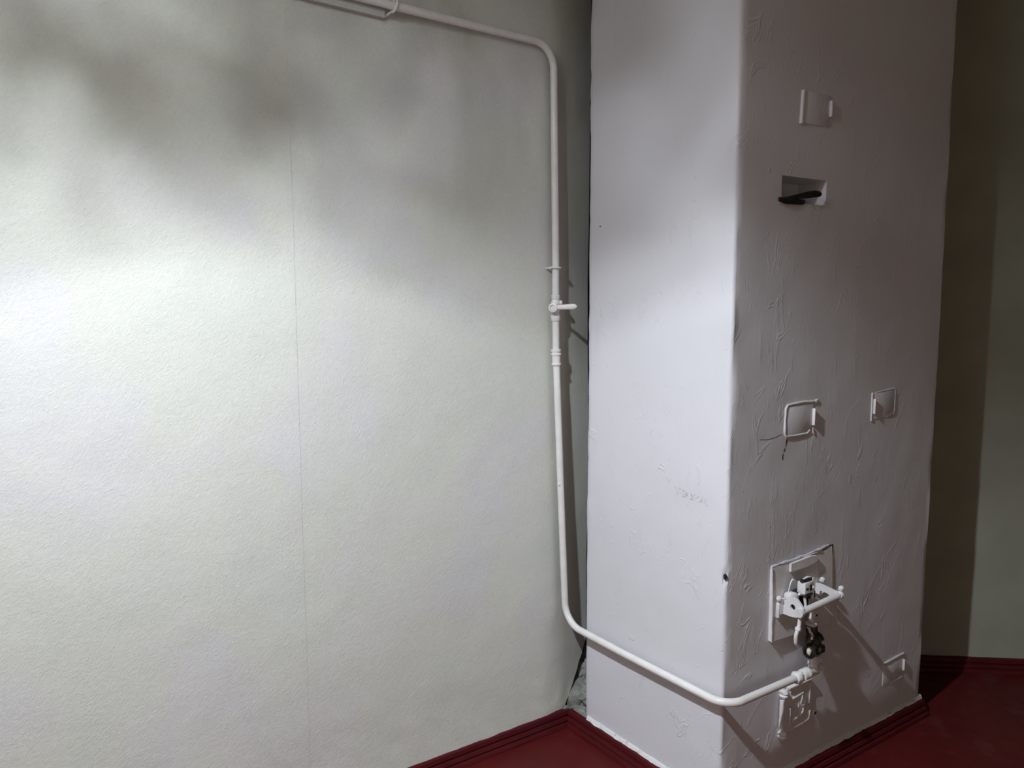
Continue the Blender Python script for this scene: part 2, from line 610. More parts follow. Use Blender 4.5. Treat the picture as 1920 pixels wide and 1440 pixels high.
# ------------------------------------------------------------------ baseboards
PROF = [(0.0, 0.052), (0.0120, 0.0515), (0.0155, 0.048), (0.0185, 0.0365), (0.0130, 0.0325), (0.0145, 0.0300), (0.0225, 0.0285),
        (0.0265, 0.0200), (0.0215, 0.0165), (0.0235, 0.0140), (0.0320, 0.0120), (0.0355, 0.0060), (0.0365, 0.0), (0.0, 0.0)]

def baseboard(name, path, outs, label):
    """path of floor points against the wall; outs: per-point offset direction scaled for mitres"""
    bm = MB()
    rings = []
    fine_p, fine_o = [], []
    for i in range(len(path) - 1):
        a, b = Vector(path[i]), Vector(path[i + 1])
        oa, ob = Vector(outs[i]), Vector(outs[i + 1])
        n = max(1, int((b - a).length / 0.03))
        for k in range(n + (1 if i == len(path) - 2 else 0)):
            fine_p.append(a.lerp(b, k / n))
            fine_o.append(oa.lerp(ob, k / n))
    for p, o in zip(fine_p, fine_o):
        ring = []
        for k, (d, h) in enumerate(PROF):
            q = p + o * d + Vector((0, 0, h))
            if h > 0:
                q += Vector((0, 0, 1)) * 0.0016 * noise.noise(q * 13) + o * 0.0010 * noise.noise(q * 17 + Vector((4, 4, 4)))
            ring.append(bm.bm.verts.new(q))
        rings.append(ring)
    k = len(PROF)
    for A, B in zip(rings, rings[1:]):
        for i in range(k):
            bm.bm.faces.new((A[i], A[(i + 1) % k], B[(i + 1) % k], B[i]))
    bm.bm.faces.new(rings[0][::-1])
    bm.bm.faces.new(rings[-1])
    return struct(bm.build(name, BASE, None, True, 22), label, 'baseboard')

baseboard('baseboard_back', [(XL, 0.001, 0), (-0.001, 0.001, 0)], [(0, -1, 0), (-1, -1, 0)],
          'dark red grooved baseboard under the pale wallpapered wall')
baseboard('baseboard_left', [(-0.001, 0.0, 0), (-0.001, -D - 0.001, 0)], [(-1, -1, 0), (-1, -1, 0)],
          'dark red grooved baseboard along the bright side of the stove')
baseboard('baseboard_front', [(-0.001, -D - 0.001, 0), (W + 0.002, -D - 0.001, 0)], [(-1, -1, 0), (0, -1, 0)],
          'dark red grooved baseboard under the shaded front of the stove')
into = -nrm
baseboard('baseboard_right', [RW0 + into * 0.001 + RWd * 0.1, RW1 + into * 0.001], [into, into],
          'dark red baseboard along the dim wall right of the stove')

# ------------------------------------------------------------------ the stove
stove = thing('masonry_stove', 'tall whitewashed masonry heating stove with small soot doors', 'stove', (W / 2, -D / 2 - 0.05, 0))

NX0, NX1, NZ0, NZ1 = 0.187, 0.389, 1.742, 1.812

def stove_outline():
    """(point, outward normal, arc tag) around the plan, corners rounded"""
    r = 0.011
    pts = []
    def seg(a, b, n, nor):
        for k in range(n):
            pts.append((Vector(a).lerp(Vector(b), k / n), Vector(nor)))
    def arc(c, a0, a1, n=5):
        for k in range(n):
            t = math.radians(a0 + (a1 - a0) * k / n)
            d = Vector((math.cos(t), math.sin(t), 0))
            pts.append((Vector(c) + d * r, d))
    seg((0, -GAP - r, 0), (0, -D + r, 0), 30, (-1, 0, 0))
    arc((r, -D + r, 0), 180, 270)
    # front face: include the niche borders exactly
    xs = [r + (NX0 - r) * k / 9 for k in range(9)] + [NX0 + (NX1 - NX0) * k / 10 for k in range(10)] + \
         [NX1 + (W - r - NX1) * k / 32 for k in range(33)]
    for x in xs[:-1]:
        pts.append((Vector((x, -D, 0)), Vector((0, -1, 0))))
    arc((W - r, -D + r, 0), 270, 360)
    seg((W, -D + r, 0), (W, -0.27, 0), 14, (1, 0, 0))
    seg((W, -0.27, 0), (0.84, -0.086, 0), 4, (0.7, 0.7, 0))
    seg((0.84, -GAP + 0.012, 0), (r, -GAP + 0.012, 0), 8, (0, 1, 0))
    arc((r, -GAP + 0.001, 0), 90, 180)
    return pts

def plaster_off(p, n):
    a = 0.0022 * noise.noise(Vector((p.x * 3.1, p.y * 3.1, p.z * 2.7))) + 0.0011 * noise.noise(p * 11)
    return a

out = stove_outline()
zs = [0.004 + (NZ0 - 0.004) * k / 88 for k in range(88)] + [NZ0 + (NZ1 - NZ0) * k / 4 for k in range(4)] + \
     [NZ1 + (H - NZ1) * k / 56 for k in range(57)]
sb = MB()
grid = []
for z in zs:
    row = []
    for p, n in out:
        q = Vector((p.x, p.y, z))
        on_niche = (abs(p.y + D) < 1e-6 and NX0 - 0.04 < p.x < NX1 + 0.04 and NZ0 - 0.04 < z < NZ1 + 0.04)
        corner = abs(abs(n.x) - abs(n.y)) < 0.97
        off = plaster_off(q, n) * (0.3 if on_niche else 1)
        if corner:
            off += 0.0032 * noise.noise(Vector((p.x, p.y, z * 6))) - 0.0025 * max(0, noise.noise(Vector((p.x * 3, p.y * 3, z * 27))))
            if abs(z - 0.718) < 0.012 and p.x < 0.02 and p.y < -D + 0.02:
                off -= 0.010
        row.append(sb.bm.verts.new(q + n * off))
    grid.append(row)
m = len(out)
hole_v = {}
for j in range(len(zs) - 1):
    for i in range(m):
        i2 = (i + 1) % m
        pa, pb = out[i][0], out[i2][0]
        if abs(pa.y + D) < 1e-6 and abs(pb.y + D) < 1e-6 and pa.x >= NX0 - 1e-6 and pb.x <= NX1 + 1e-6 and \
           zs[j] >= NZ0 - 1e-6 and zs[j + 1] <= NZ1 + 1e-6:
            continue
        sb.bm.faces.new((grid[j][i], grid[j][i2], grid[j + 1][i2], grid[j + 1][i]))
sb.bm.faces.new(grid[-1])
sb.bm.faces.new(grid[0][::-1])
# niche: walls going back from the border of the opening
border = [e for e in sb.bm.edges if len(e.link_faces) == 1]
ext = bmesh.ops.extrude_edge_only(sb.bm, edges=border)
nv = [g for g in ext['geom'] if isinstance(g, bmesh.types.BMVert)]
for v in nv:
    v.co.y += 0.085
    cx, cz = (NX0 + NX1) / 2, (NZ0 + NZ1) / 2
    v.co.x = cx + (v.co.x - cx) * 0.86
    v.co.z = cz + (v.co.z - cz) * 0.90
bm_edges = [e for e in sb.bm.edges if len(e.link_faces) == 1]
bmesh.ops.holes_fill(sb.bm, edges=bm_edges, sides=200)
sb.build('stove_body', STOVE, stove, True, 50)

# damper handle inside the niche: flat tongue hinged at the lower left
dh = MB()
def flat_bar(pts, w, t):
    """flat bar along pts (front view x,z with depth e), height w, thickness t"""
    for a, b in zip(pts, pts[1:]):
        pass
top = []
bar = [F(0.172, 0.004, 1.747), F(0.20, 0.006, 1.743), F(0.235, 0.004, 1.744), F(0.275, 0.000, 1.745), F(0.292, -0.004, 1.746)]
dh.tube(bar, [0.006, 0.008, 0.008, 0.008, 0.0075], 12, flat=((0, 1, 0), 0.55))
tongue = [F(0.186, 0.002, 1.748), F(0.215, 0.004, 1.752), F(0.255, 0.006, 1.759), F(0.295, 0.009, 1.766), F(0.325, 0.011, 1.770),
          F(0.343, 0.012, 1.7705), F(0.350, 0.012, 1.7705)]
dhm = dh.build('damper_handle', IRON, stove)
tg = MB()
tg.tube(tongue, [0.004, 0.0055, 0.0070, 0.0095, 0.0100, 0.0075, 0.003], 12, flat=((0, 1, 0), 0.45))
tg.build('tongue', IRON, dhm)

def bead(pts, r, sq=0.8, wob=0.0006):
    """painted-over raised bead on the front face through (x, z) points"""
    P = resample([F(x, r * 0.25, z) for x, z in pts], 0.008)
    b = MB()
    rs = [r * (1 + 0.25 * noise.noise(p * 60)) for p in P]
    P = [p + Vector((noise.noise(p * 35) * wob * 2, 0, noise.noise(p * 35 + Vector((5, 5, 5))) * wob * 2)) for p in P]
    b.tube(P, rs, 8, flat=((0, 1, 0), sq))
    return b

def lid(x0, x1, z0, z1, e=0.0025):
    b = MB()
    b.box((x0, -D - e, z0), (x1, -D + 0.012, z1), 0.002)
    return b

# upper soot door, almost lost under the paint
d = lid(0.262, 0.392, 1.960, 2.047, 0.0022).build('cleanout_door', STOVE, stove)
d['label'] = 'upper painted-over soot door near the top of the stove'
b = MB()
b.prism([F(0.2530, 0.000, 1.956), F(0.2575, 0.0055, 1.957), F(0.262, 0.006, 1.958), F(0.263, 0.0005, 1.958)], Vector((0.005, 0, 0.090)))
b.build('rim', STOVE, d)
b = MB()
b.box((0.385, -D - 0.0105, 1.988), (0.393, -D, 2.034), 0.003)
b.build('tab', STOVE, d)

# middle left soot door
d = lid(0.242, 0.366, 1.088, 1.170, 0.002).build('cleanout_door', STOVE, stove)
d['label'] = 'middle soot door with a crack running down below it'
bead([(0.370, 1.176), (0.30, 1.178), (0.246, 1.174), (0.238, 1.165), (0.236, 1.13), (0.236, 1.094), (0.243, 1.084), (0.29, 1.083), (0.34, 1.084), (0.352, 1.093)], 0.0036, 0.9).build('rim', STOVE, d)
b = MB()
b.box((0.362, -D - 0.0105, 1.106), (0.3665, -D, 1.156), 0.001)
b.rough(0.0012, 60).build('tab', METALP, d)
bead([(0.374, 1.178), (0.383, 1.181), (0.376, 1.172)], 0.0036, 0.9).build('corner_lug', STOVE, d)
bead([(0.366, 1.098), (0.368, 1.086), (0.372, 1.080)], 0.0034, 0.9).build('corner_lug', STOVE, d)

# middle right soot door
d = lid(0.676, 0.796, 1.094, 1.178, 0.002).build('cleanout_door', STOVE, stove)
d['label'] = 'middle soot door nearest the right edge of the stove'
bead([(0.690, 1.178), (0.75, 1.182), (0.796, 1.185), (0.801, 1.176), (0.801, 1.115), (0.795, 1.103), (0.755, 1.096)], 0.0024, 0.8).build('rim', STOVE, d)
b = MB()
b.box((0.667, -D - 0.004, 1.088), (0.674, -D, 1.180), 0.0015)
b.rough(0.0012, 50).build('hinge_strip', METALP, d)
b = MB()
b.box((0.675, -D - 0.0105, 1.112), (0.679, -D, 1.160), 0.001)
b.build('tab', METALP, d)

# lower right soot door
d = lid(0.812, 0.934, 0.168, 0.240, 0.002).build('cleanout_door', STOVE, stove)
d['label'] = 'lower soot door by the baseboard at the right edge'
bead([(0.808, 0.246), (0.87, 0.250), (0.936, 0.253)], 0.0036, 0.9).build('rim', STOVE, d)
bead([(0.865, 0.166), (0.90, 0.167), (0.932, 0.170)], 0.0036, 0.9).build('rim', STOVE, d)
b = MB()
b.box((0.931, -D - 0.0095, 0.193), (0.936, -D, 0.233), 0.001)
b.build('tab', METALP, d)

# cast-iron ash door at the foot
ash = lid(0.268, 0.400, 0.172, 0.312, 0.006).build('ash_door', METALP, stove)
ash['label'] = 'cast ash door with raised frames and a hinge rod, below the gas pipe'
bead([(0.300, 0.300), (0.345, 0.3005), (0.394, 0.302), (0.397, 0.295), (0.397, 0.238)], 0.0055, 1.3).build('outer_frame', METALP, ash)
bead([(0.400, 0.212), (0.400, 0.195), (0.394, 0.184), (0.350, 0.179), (0.298, 0.177)], 0.0055, 1.3).build('outer_frame', METALP, ash)
bead([(0.312, 0.277), (0.362, 0.282)], 0.0052, 1.6).build('inner_frame', METALP, ash)
bead([(0.310, 0.206), (0.352, 0.211), (0.366, 0.220), (0.367, 0.234)], 0.0048, 1.6).build('inner_frame', METALP, ash)
bead([(0.296, 0.255), (0.297, 0.233), (0.295, 0.200)], 0.0060, 1.8).build('inner_frame', METALP, ash)
bead([(0.316, 0.222), (0.326, 0.222), (0.338, 0.232), (0.344, 0.246), (0.344, 0.262)], 0.0042, 1.6).build('ornament', METALP, ash)
bead([(0.322, 0.250), (0.334, 0.258), (0.342, 0.266)], 0.0036, 1.6).build('ornament', METALP, ash)
bead([(0.357, 0.276), (0.356, 0.262), (0.352, 0.247), (0.360, 0.240), (0.368, 0.242)], 0.0050, 1.8).build('latch', METALP, ash)
bead([(0.364, 0.258), (0.372, 0.250), (0.372, 0.238)], 0.0045, 1.8).build('latch', METALP, ash)
b = MB()
b.box((0.290, -D - 0.013, 0.3125), (0.400, -D + 0.006, 0.3195), 0.002)
b.rough(0.002, 45).build('top_ledge', METALP, ash)
b = MB()
b.prism([F(0.300, 0.0068, 0.3085), F(0.34, 0.0068, 0.3095), F(0.398, 0.0068, 0.3115), F(0.398, 0.0068, 0.3130), F(0.34, 0.0068, 0.3118), F(0.300, 0.0068, 0.3100)], (0, 0.004, 0))
b.build('gap_shade', DARK, ash, False)
b = MB()
b.tube(resample([F(0.2545, 0.012, 0.290), F(0.2535, 0.012, 0.206)], 0.006), 0.0072, 12)
b.rough(0.0012, 70)
b.build('hinge_rod', METALP, ash)
b = MB()
b.tube(resample([F(0.268, 0.009, 0.288), F(0.267, 0.009, 0.190)], 0.006), 0.0055, 10)
b.rough(0.0012, 70)
b.build('hinge_rod', METALP, ash)
for zc in (0.308, 0.178):
    b = MB()
    b.lathe([(0.004, -0.013), (0.0115, -0.011), (0.0135, -0.005), (0.010, -0.001), (0.0135, 0.003), (0.0125, 0.009), (0.006, 0.013)],
            F(0.264, 0.010, zc), (0, 0, 1), 16, wob=0.25)
    b.build('hinge_knuckle', METALP, ash)

# cracks and holes in the plaster, their shade drawn as flat black pieces
def crack(pts, wd, name='crack_shade'):
    b = MB()
    P = [Vector((x, 0, z)) for x, z in pts]
    L, R = [], []
    for i, p in enumerate(P):
        t = (P[min(i + 1, len(P) - 1)] - P[max(i - 1, 0)]).normalized()
        s = Vector((t.z, 0, -t.x)) * wd[i] * 0.5
        off = plaster_off(Vector((p.x, -D, p.z)), None)
        L.append(F(p.x + s.x, 0.0006 + off, p.z + s.z))
        R.append(F(p.x - s.x, 0.0006 + off, p.z - s.z))
    b.prism(L + R[::-1], (0, 0.003, 0))
    return b.build(name, DARK, stove, False)

crack([(0.2500, 1.079), (0.2480, 1.070), (0.2455, 1.063), (0.2440, 1.055)], [0.001, 0.0055, 0.003, 0.001])
crack([(0.2420, 1.052), (0.2395, 1.045), (0.2370, 1.040)], [0.001, 0.0032, 0.001])
crack([(0.2345, 1.036), (0.2320, 1.028), (0.2325, 1.021), (0.2345, 1.017)], [0.001, 0.0035, 0.003, 0.0008])
crack([(0.402, 0.704), (0.430, 0.7085), (0.462, 0.7145), (0.482, 0.7195), (0.4935, 0.720), (0.4945, 0.700), (0.4925, 0.680)],
      [0.0008, 0.0018, 0.0022, 0.004, 0.005, 0.005, 0.001])
crack([(0.4925, 0.676), (0.494, 0.640)], [0.0015, 0.0008])
crack([(0.4330, 0.186), (0.437, 0.190), (0.443, 0.192)], [0.005, 0.009, 0.004], 'hole')
crack([(0.127, 1.088), (0.160, 1.084), (0.190, 1.086), (0.215, 1.092), (0.228, 1.090)], [0.0004, 0.0008, 0.0006, 0.0008, 0.0004])

MB().blob((0.0008, -0.143 - 0.0, 1.701), (0.0015, 0.0035, 0.0035), 0.3, sub=2).build('hole', DARK, stove)
MB().blob((0.0035, -D + 0.0035, 0.717), (0.0045, 0.0060, 0.0085), 0.35, sub=2).build('edge_chip_shade', DARK, stove)

# sheet-iron panel carrying the gas burner
pan = MB()
pan.prism([F(0.193, 0.005, 0.704), F(0.488, 0.0028, 0.712), F(0.500, 0.0075, 0.473), F(0.196, 0.0110, 0.486)][::-1], (0, 0.012, 0))
panel = pan.build('burner_panel', METALP, stove, False)
panel['label'] = 'painted sheet iron panel behind the gas burner'
b = MB()
b.tube(resample([F(0.1925, 0.007, 0.705), F(0.194, 0.010, 0.60), F(0.1955, 0.011, 0.486)], 0.008), 0.0022, 8)
b.rough(0.0010, 70)
b.build('rim', METALP, panel)
# plaster pushed up along the panel's top edge
b = MB()
P = resample([F(0.195, 0.002, 0.709), F(0.29, 0.004, 0.712), F(0.37, 0.006, 0.717), F(0.47, 0.001, 0.722)], 0.006)
b.tube(P, [0.0025 + 0.004 * abs(noise.noise(p * 45)) for p in P], 8, flat=((0, 1, 0), 0.7))
b.rough(0.0015, 90)
b.build('plaster_edge', STOVE, stove, True, 30)
# riveted hasp plate hanging on the panel
b = MB()
b.prism([F(0.271, 0.0068, 0.682), F(0.300, 0.0068, 0.6835), F(0.340, 0.0068, 0.682), F(0.375, 0.0068, 0.685), F(0.396, 0.0068, 0.690),
         F(0.396, 0.0068, 0.707), F(0.366, 0.0068, 0.711), F(0.271, 0.0068, 0.706)], (0, -0.008, 0))
hasp = b.build('hasp_plate', METALP, panel, False)
for x, z in ((0.279, 0.697), (0.388, 0.701)):
    b = MB()
    b.lathe([(0.0045, 0), (0.004, 0.003), (0.0015, 0.0045)], F(x, 0.0066, z), (0, -1, 0), 10)
    b.build('rivet', METALP, hasp)

# dirty paint line where plaster meets the baseboard
def fillet_line(name, a, b, outward):
    a, b = Vector(a), Vector(b)
    n = int((b - a).length / 0.006)
    o = Vector(outward)
    bm = MB()
    rows = []
    for k in range(n + 1):
        p = a.lerp(b, k / n)
        j1 = noise.noise(p * 30) + 0.5 * noise.noise(p * 110)
        j2 = 0.003 * noise.noise(p * 25 + Vector((7, 7, 7)))
        top = p + Vector((0, 0, 0.062 + j2)) + o * 0.0022
        mid = p + Vector((0, 0, 0.0560)) + o * (0.0050 + 0.0010 * noise.noise(p * 60))
        low = p + Vector((0, 0, 0.0515)) + o * (0.0085 + 0.0040 * j1)
        back = p + Vector((0, 0, 0.048)) - o * 0.004
        tb = p + Vector((0, 0, 0.064 + j2)) - o * 0.004
        rows.append([bm.bm.verts.new(q) for q in (tb, top, mid, low, back)])
    for A, B in zip(rows, rows[1:]):
        for i in range(4):
            bm.bm.faces.new((A[i], A[i + 1], B[i + 1], B[i]))
    return bm.build(name, DIRTYP, stove, True, 60)

fillet_line('paint_fillet', (0, -GAP - 0.005, 0), (0, -D - 0.002, 0), (-1, 0, 0))
fillet_line('paint_fillet', (0.0, -D, 0), (W + 0.004, -D, 0), (0, -1, 0))

# ------------------------------------------------------------------ gas pipe
gp = thing('gas_pipe', 'white painted gas pipe running down the corner and round the stove', 'pipe', (-0.1, -0.045, 0.3))
up_path = fillet([(-1.75, -0.036, 2.309), (-0.648, -0.034, 2.271), (-0.092, -0.020, 2.262), (-0.080, -0.020, 1.60),
                  (-0.0797, -0.020, 1.475)], [0, 0.075, 0], 12)
P = resample(up_path, 0.04)
MB().tube(P, PR, 18).build('upper_pipe', PIPE, gp)
mid_path = fillet([(-0.0797, -0.020, 1.425), (-0.0767, -0.020, 1.284), (-0.0585, -0.022, 0.874), (-0.0345, -0.024, 0.374), (-0.034, -0.30, 0.371),
                   (-0.033, -0.7245, 0.373), (0.10, -0.7245, 0.372), (0.345, -0.7245, 0.371)], [0, 0, 0.075, 0, 0.062, 0], 12)
P = resample(mid_path, 0.03)
MB().tube(P, [PR * (1.0 + 0.02 * noise.noise(p * 25)) for p in P], 18).build('lower_pipe', PIPE, gp)

# strap on the wall board, ring clamp with its nail
b = MB()
c = Vector((-0.650, -0.034, 2.271))
ring = []
for k in range(20):
    a = 2 * math.pi * k / 20
    ring.append(c + Vector((0.016 * math.sin(a) * 0.25, 0.0150 * math.cos(a), 0.0150 * math.sin(a))))
b.tube(ring, 0.0040, 8, closed=True, flat=((0, 1, 0), 0.7))
b.tube([c + Vector((-0.004, 0.008, -0.013)), c + Vector((-0.012, 0.020, -0.020)), c + Vector((-0.020, 0.034, -0.024))], [0.005, 0.005, 0.006], 8, flat=((0, 0, 1), 0.5))
b.tube([c + Vector((0.004, 0.006, 0.014)), c + Vector((0.002, 0.020, 0.028)), c + Vector((0.0, 0.034, 0.034))], [0.004, 0.004, 0.005], 8, flat=((0, 0, 1), 0.5))
b.build('pipe_strap', PIPE, gp)
b = MB()
b.lathe([(PR - 0.001, -0.0035), (0.0185, -0.0030), (0.0200, 0.0), (0.0185, 0.0030), (PR - 0.001, 0.0035)], (-0.0803, -0.020, 1.5745), (0.05, 0, 1), 20, cap=False)
b.tube([(-0.098, -0.018, 1.5735), (-0.103, -0.004, 1.573), (-0.106, 0.012, 1.573)], [0.003, 0.0026, 0.002], 8)
b.build('ring_clamp', PIPE, gp)

# gas tap with its lever
tap = MB()
tap.lathe([(PR, -0.050), (0.0135, -0.049), (0.0155, -0.044), (0.0155, -0.030), (0.0130, -0.028), (0.0120, -0.022), (0.0150, -0.012), (0.0165, 0.0),
           (0.0150, 0.012), (0.0125, 0.020), (0.0140, 0.022), (0.0145, 0.034), (PR, 0.036)], (-0.0797, -0.020, 1.452), (0, 0, 1), 20)
pl = Vector((-0.80, -0.60, 0)).normalized()
o = Vector((-0.0797, -0.020, 1.447))
tap.lathe([(0.013, 0.0), (0.0135, 0.014), (0.0115, 0.018), (0.0115, 0.024)], o, pl, 18)
tap.lathe([(0.010, 0.0), (0.0095, 0.018), (0.006, 0.021)], o + Vector((0.002, 0, 0.012)), (0.75, -0.65, 0.15), 14)
tapo = tap.build('gas_tap', PIPE, gp)
lv = MB()
ld = Vector((0.60, -0.80, 0.06)).normalized()
o2 = o + pl * 0.031
lv.lathe([(0.0115, -0.006), (0.0150, -0.005), (0.0155, 0.0), (0.0150, 0.004), (0.0095, 0.0055), (0.0085, 0.002)], o2, pl, 18)
lv.tube([o2 + ld * 0.008, o2 + ld * 0.03, o2 + ld * 0.062, o2 + ld * 0.072, o2 + ld * 0.078], [0.0060, 0.0075, 0.0088, 0.0075, 0.003], 10, flat=(pl, 0.4))
lv.build('tap_lever', PIPE, tapo)

# threaded coupling lower down, and a paint drip
b = MB()
b.lathe([(PR, -0.026), (0.0155, -0.025), (0.0160, -0.020), (0.0135, -0.018), (0.0140, -0.002), (0.0140, 0.006), (0.0165, 0.008), (0.0170, 0.013), (0.0140, 0.015),
         (0.0145, 0.018), (0.0165, 0.020), (0.0165, 0.026), (PR, 0.028)], (-0.0768, -0.020, 1.2845), (-0.03, 0, 1), 20, wob=0.05)
b.build('coupling', PIPE, gp)
MB().blob((-0.0688, -0.029, 0.862), (0.003, 0.003, 0.006), 0.2, sub=2).build('paint_drip', PIPE, gp)

# union nut, tee and capped stub at the burner end
b = MB()
prof = []
b.lathe([(PR, -0.030), (0.0150, -0.028), (0.0185, -0.020), (0.0190, -0.010), (0.0150, -0.006), (0.0145, 0.000), (0.0170, 0.002), (0.0170, 0.018), (0.0150, 0.020)],
        (0.290, -0.7245, 0.371), (1, 0, 0), 18, wob=0.22)
b.tube([F(0.276, 0.052, 0.377), F(0.277, 0.056, 0.362), F(0.279, 0.050, 0.345)], [0.006, 0.0045, 0.002], 8)
b.tube([F(0.283, 0.050, 0.385), F(0.292, 0.056, 0.378)], [0.005, 0.0025], 8)
b.rough(0.0010, 80)
b.build('union_nut', PIPE, gp)
tee = MB()
tee.lathe([(PR, -0.040), (0.0165, -0.039), (0.0180, -0.034), (0.0180, -0.026), (0.0150, -0.022), (0.0150, 0.016), (0.0120, 0.019), (0.0085, 0.020), (0.0085, 0.032),
           (0.0115, 0.034), (0.0115, 0.044), (0.005, 0.046)], (0.349, -0.7245, 0.371), (1, 0, 0), 18)
tee.lathe([(0.0145, -0.004), (0.0145, 0.018), (0.0165, 0.020), (0.0165, 0.030), (0.0150, 0.032), (0.0145, 0.040), (0.0190, 0.043), (0.0190, 0.050), (0.010, 0.051)], (0.349, -0.7245, 0.371), (0, 0, 1), 18, wob=0.06)
tee.tube([F(0.388, 0.037, 0.372), F(0.395, 0.04, 0.383), F(0.398, 0.04, 0.392)], [0.006, 0.005, 0.003], 8)
tee.build('tee_fitting', PIPE, gp)

# ------------------------------------------------------------------ gas burner
gb = thing('gas_burner', 'old gas burner with tubular front bar and greasy dark tap', 'burner', F(0.32, 0.04, 0.43))
XA, XB, EB = 0.232, 0.405, 0.080
def circ(x, e, z, r, n=14):
    return [F(x, e + r * math.cos(2 * math.pi * k / n), z + r * math.sin(2 * math.pi * k / n)) for k in range(n)]
b = MB()
b.prism([F(XA, e, z) for e, z in ((0.018, 0.566), (0.020, 0.606), (0.028, 0.610), (0.034, 0.620), (0.052, 0.626), (0.068, 0.622), (0.078, 0.612), (0.088, 0.600),
                                  (0.089, 0.588), (0.084, 0.577), (0.074, 0.571), (0.050, 0.566))], (0.006, 0, 0), circ(XA, 0.052, 0.596, 0.0085))
b.build('side_bracket', METALP, gb, True, 30)
b = MB()
b.box((XA + 0.0065, -D - 0.060, 0.584), (XA + 0.012, -D - 0.036, 0.606), 0.001)
b.build('hole_shade_backing', DARK, gb)
b = MB()
b.prism([F(XA - 0.012, 0.008, 0.566), F(XA - 0.012, 0.021, 0.566), F(XA - 0.012, 0.021, 0.610), F(XA - 0.012, 0.008, 0.610)], (0.020, 0, 0))
b.build('bracket_foot', METALP, gb, False)
b = MB()
b.prism([F(XB, e, z) for e, z in ((0.006, 0.588), (0.006, 0.618), (0.020, 0.620), (0.050, 0.616), (0.075, 0.613), (0.089, 0.606), (0.090, 0.594), (0.082, 0.586),
                                  (0.062, 0.586), (0.054, 0.594), (0.046, 0.598), (0.036, 0.598), (0.028, 0.592), (0.024, 0.584), (0.014, 0.580))], (0.006, 0, 0))
b.build('side_bracket', METALP, gb, True, 30)
b = MB()
b.tube(resample([F(XA - 0.001, EB, 0.589), F(XB + 0.010, EB, 0.600)], 0.012), 0.0100, 18)
fb = b.build('front_bar', METALP, gb)
b = MB()
b.lathe([(0.0115, -0.004), (0.0125, 0.0), (0.0125, 0.005), (0.009, 0.008)], F(XB + 0.010, EB, 0.600), (1, 0, 0.05), 18)
b.build('bar_end', METALP, fb)
b = MB()
b.lathe([(0.0125, -0.004), (0.0130, 0.000), (0.0128, 0.006)], F(XA - 0.006, EB, 0.589), (1, 0, 0.05), 18)
b.build('bar_end', METALP, fb)
# small fixing screws with wing nuts at both brackets
for x, e, z in ((XA - 0.016, 0.014, 0.612), (XB + 0.012, 0.018, 0.628), (XB + 0.018, 0.078, 0.618)):
    b = MB()
    b.lathe([(0.003, -0.012), (0.0035, 0.0), (0.0075, 0.001), (0.0080, 0.008), (0.005, 0.011), (0.0035, 0.013)], F(x, e, z), (-0.4, -0.75, 0.5), 10, wob=0.2)
    b.build('screw', METALP, gb)
b = MB()
b.box((XA - 0.020, -D - 0.020, 0.555), (XA - 0.012, -D - 0.008, 0.600), 0.002)
b.rough(0.0015, 60).build('screw_tab', METALP, gb)
# pilot head box on its flat post
hd = MB()
hd.box((0.279, -D - 0.058, 0.624), (0.318, -D - 0.030, 0.658), 0.003)
hd.rough(0.0012, 70)
head = hd.build('pilot_head', METALP, gb)
b = MB()
b.tube([F(0.278, 0.046, 0.662), F(0.300, 0.047, 0.664), F(0.318, 0.046, 0.661)], [0.007, 0.009, 0.007], 12)
b.build('head_roller', GREASE, head)
b = MB()
b.tube([F(0.280, 0.048, 0.667), F(0.300, 0.049, 0.670), F(0.316, 0.048, 0.667)], [0.003, 0.004, 0.003], 8)
b.build('roller_cap', METALP, head)
b = MB()
b.box((0.301, -D - 0.0605, 0.632), (0.309, -D - 0.052, 0.650), 0.001)
b.box((0.283, -D - 0.0600, 0.636), (0.294, -D - 0.052, 0.642), 0.001)
b.build('slot_shade', DARK, head)
b = MB()
b.lathe([(0.0045, 0.0), (0.0045, 0.006), (0.002, 0.008)], F(0.313, 0.056, 0.641), (0, -1, 0), 10)
b.build('screw_head', METALP, head)
b = MB()
b.box((0.275, -D - 0.060, 0.617), (0.318, -D - 0.034, 0.622), 0.0015)
b.rough(0.0014, 80).build('head_base', GREASE, head)
b = MB()
b.box((0.3195, -D - 0.054, 0.560), (0.3285, -D - 0.048, 0.664), 0.0012)
b.build('post', METALP, gb)
# dark burner throat behind the bar
b = MB()
b.lathe([(0.034, 0.0), (0.034, 0.020), (0.030, 0.026), (0.024, 0.027), (0.022, 0.014)], F(0.300, 0.010, 0.590), (0, -1, 0), 24)
b.build('burner_throat', GREASE, gb)
b = MB()
b.lathe([(0.014, 0.0), (0.018, 0.012), (0.018, 0.028), (0.013, 0.032)], F(0.260, 0.012, 0.610), (-0.2, -1, 0.1), 18, wob=0.1)
b.build('air_collar', METALP, gb)
b = MB()
b.lathe([(0.012, 0.0), (0.016, 0.010), (0.016, 0.022), (0.011, 0.026)], F(0.352, 0.010, 0.600), (0.1, -1, 0.1), 18, wob=0.1)
b.build('air_collar', GREASE, gb)
tb = fillet([F(0.262, 0.050, 0.628), F(0.284, 0.052, 0.624), F(0.287, 0.056, 0.590), F(0.280, 0.058, 0.575)], [0.012, 0.01], 6)
MB().tube(tb, 0.0042, 10).build('pilot_tube', METALP, gb)
tb = [F(0.352, 0.046, 0.606), F(0.362, 0.046, 0.599), F(0.376, 0.044, 0.600), F(0.384, 0.040, 0.606)]
MB().tube(tb, [0.0035, 0.0042, 0.004, 0.003], 10).build('pilot_tube', METALP, gb)
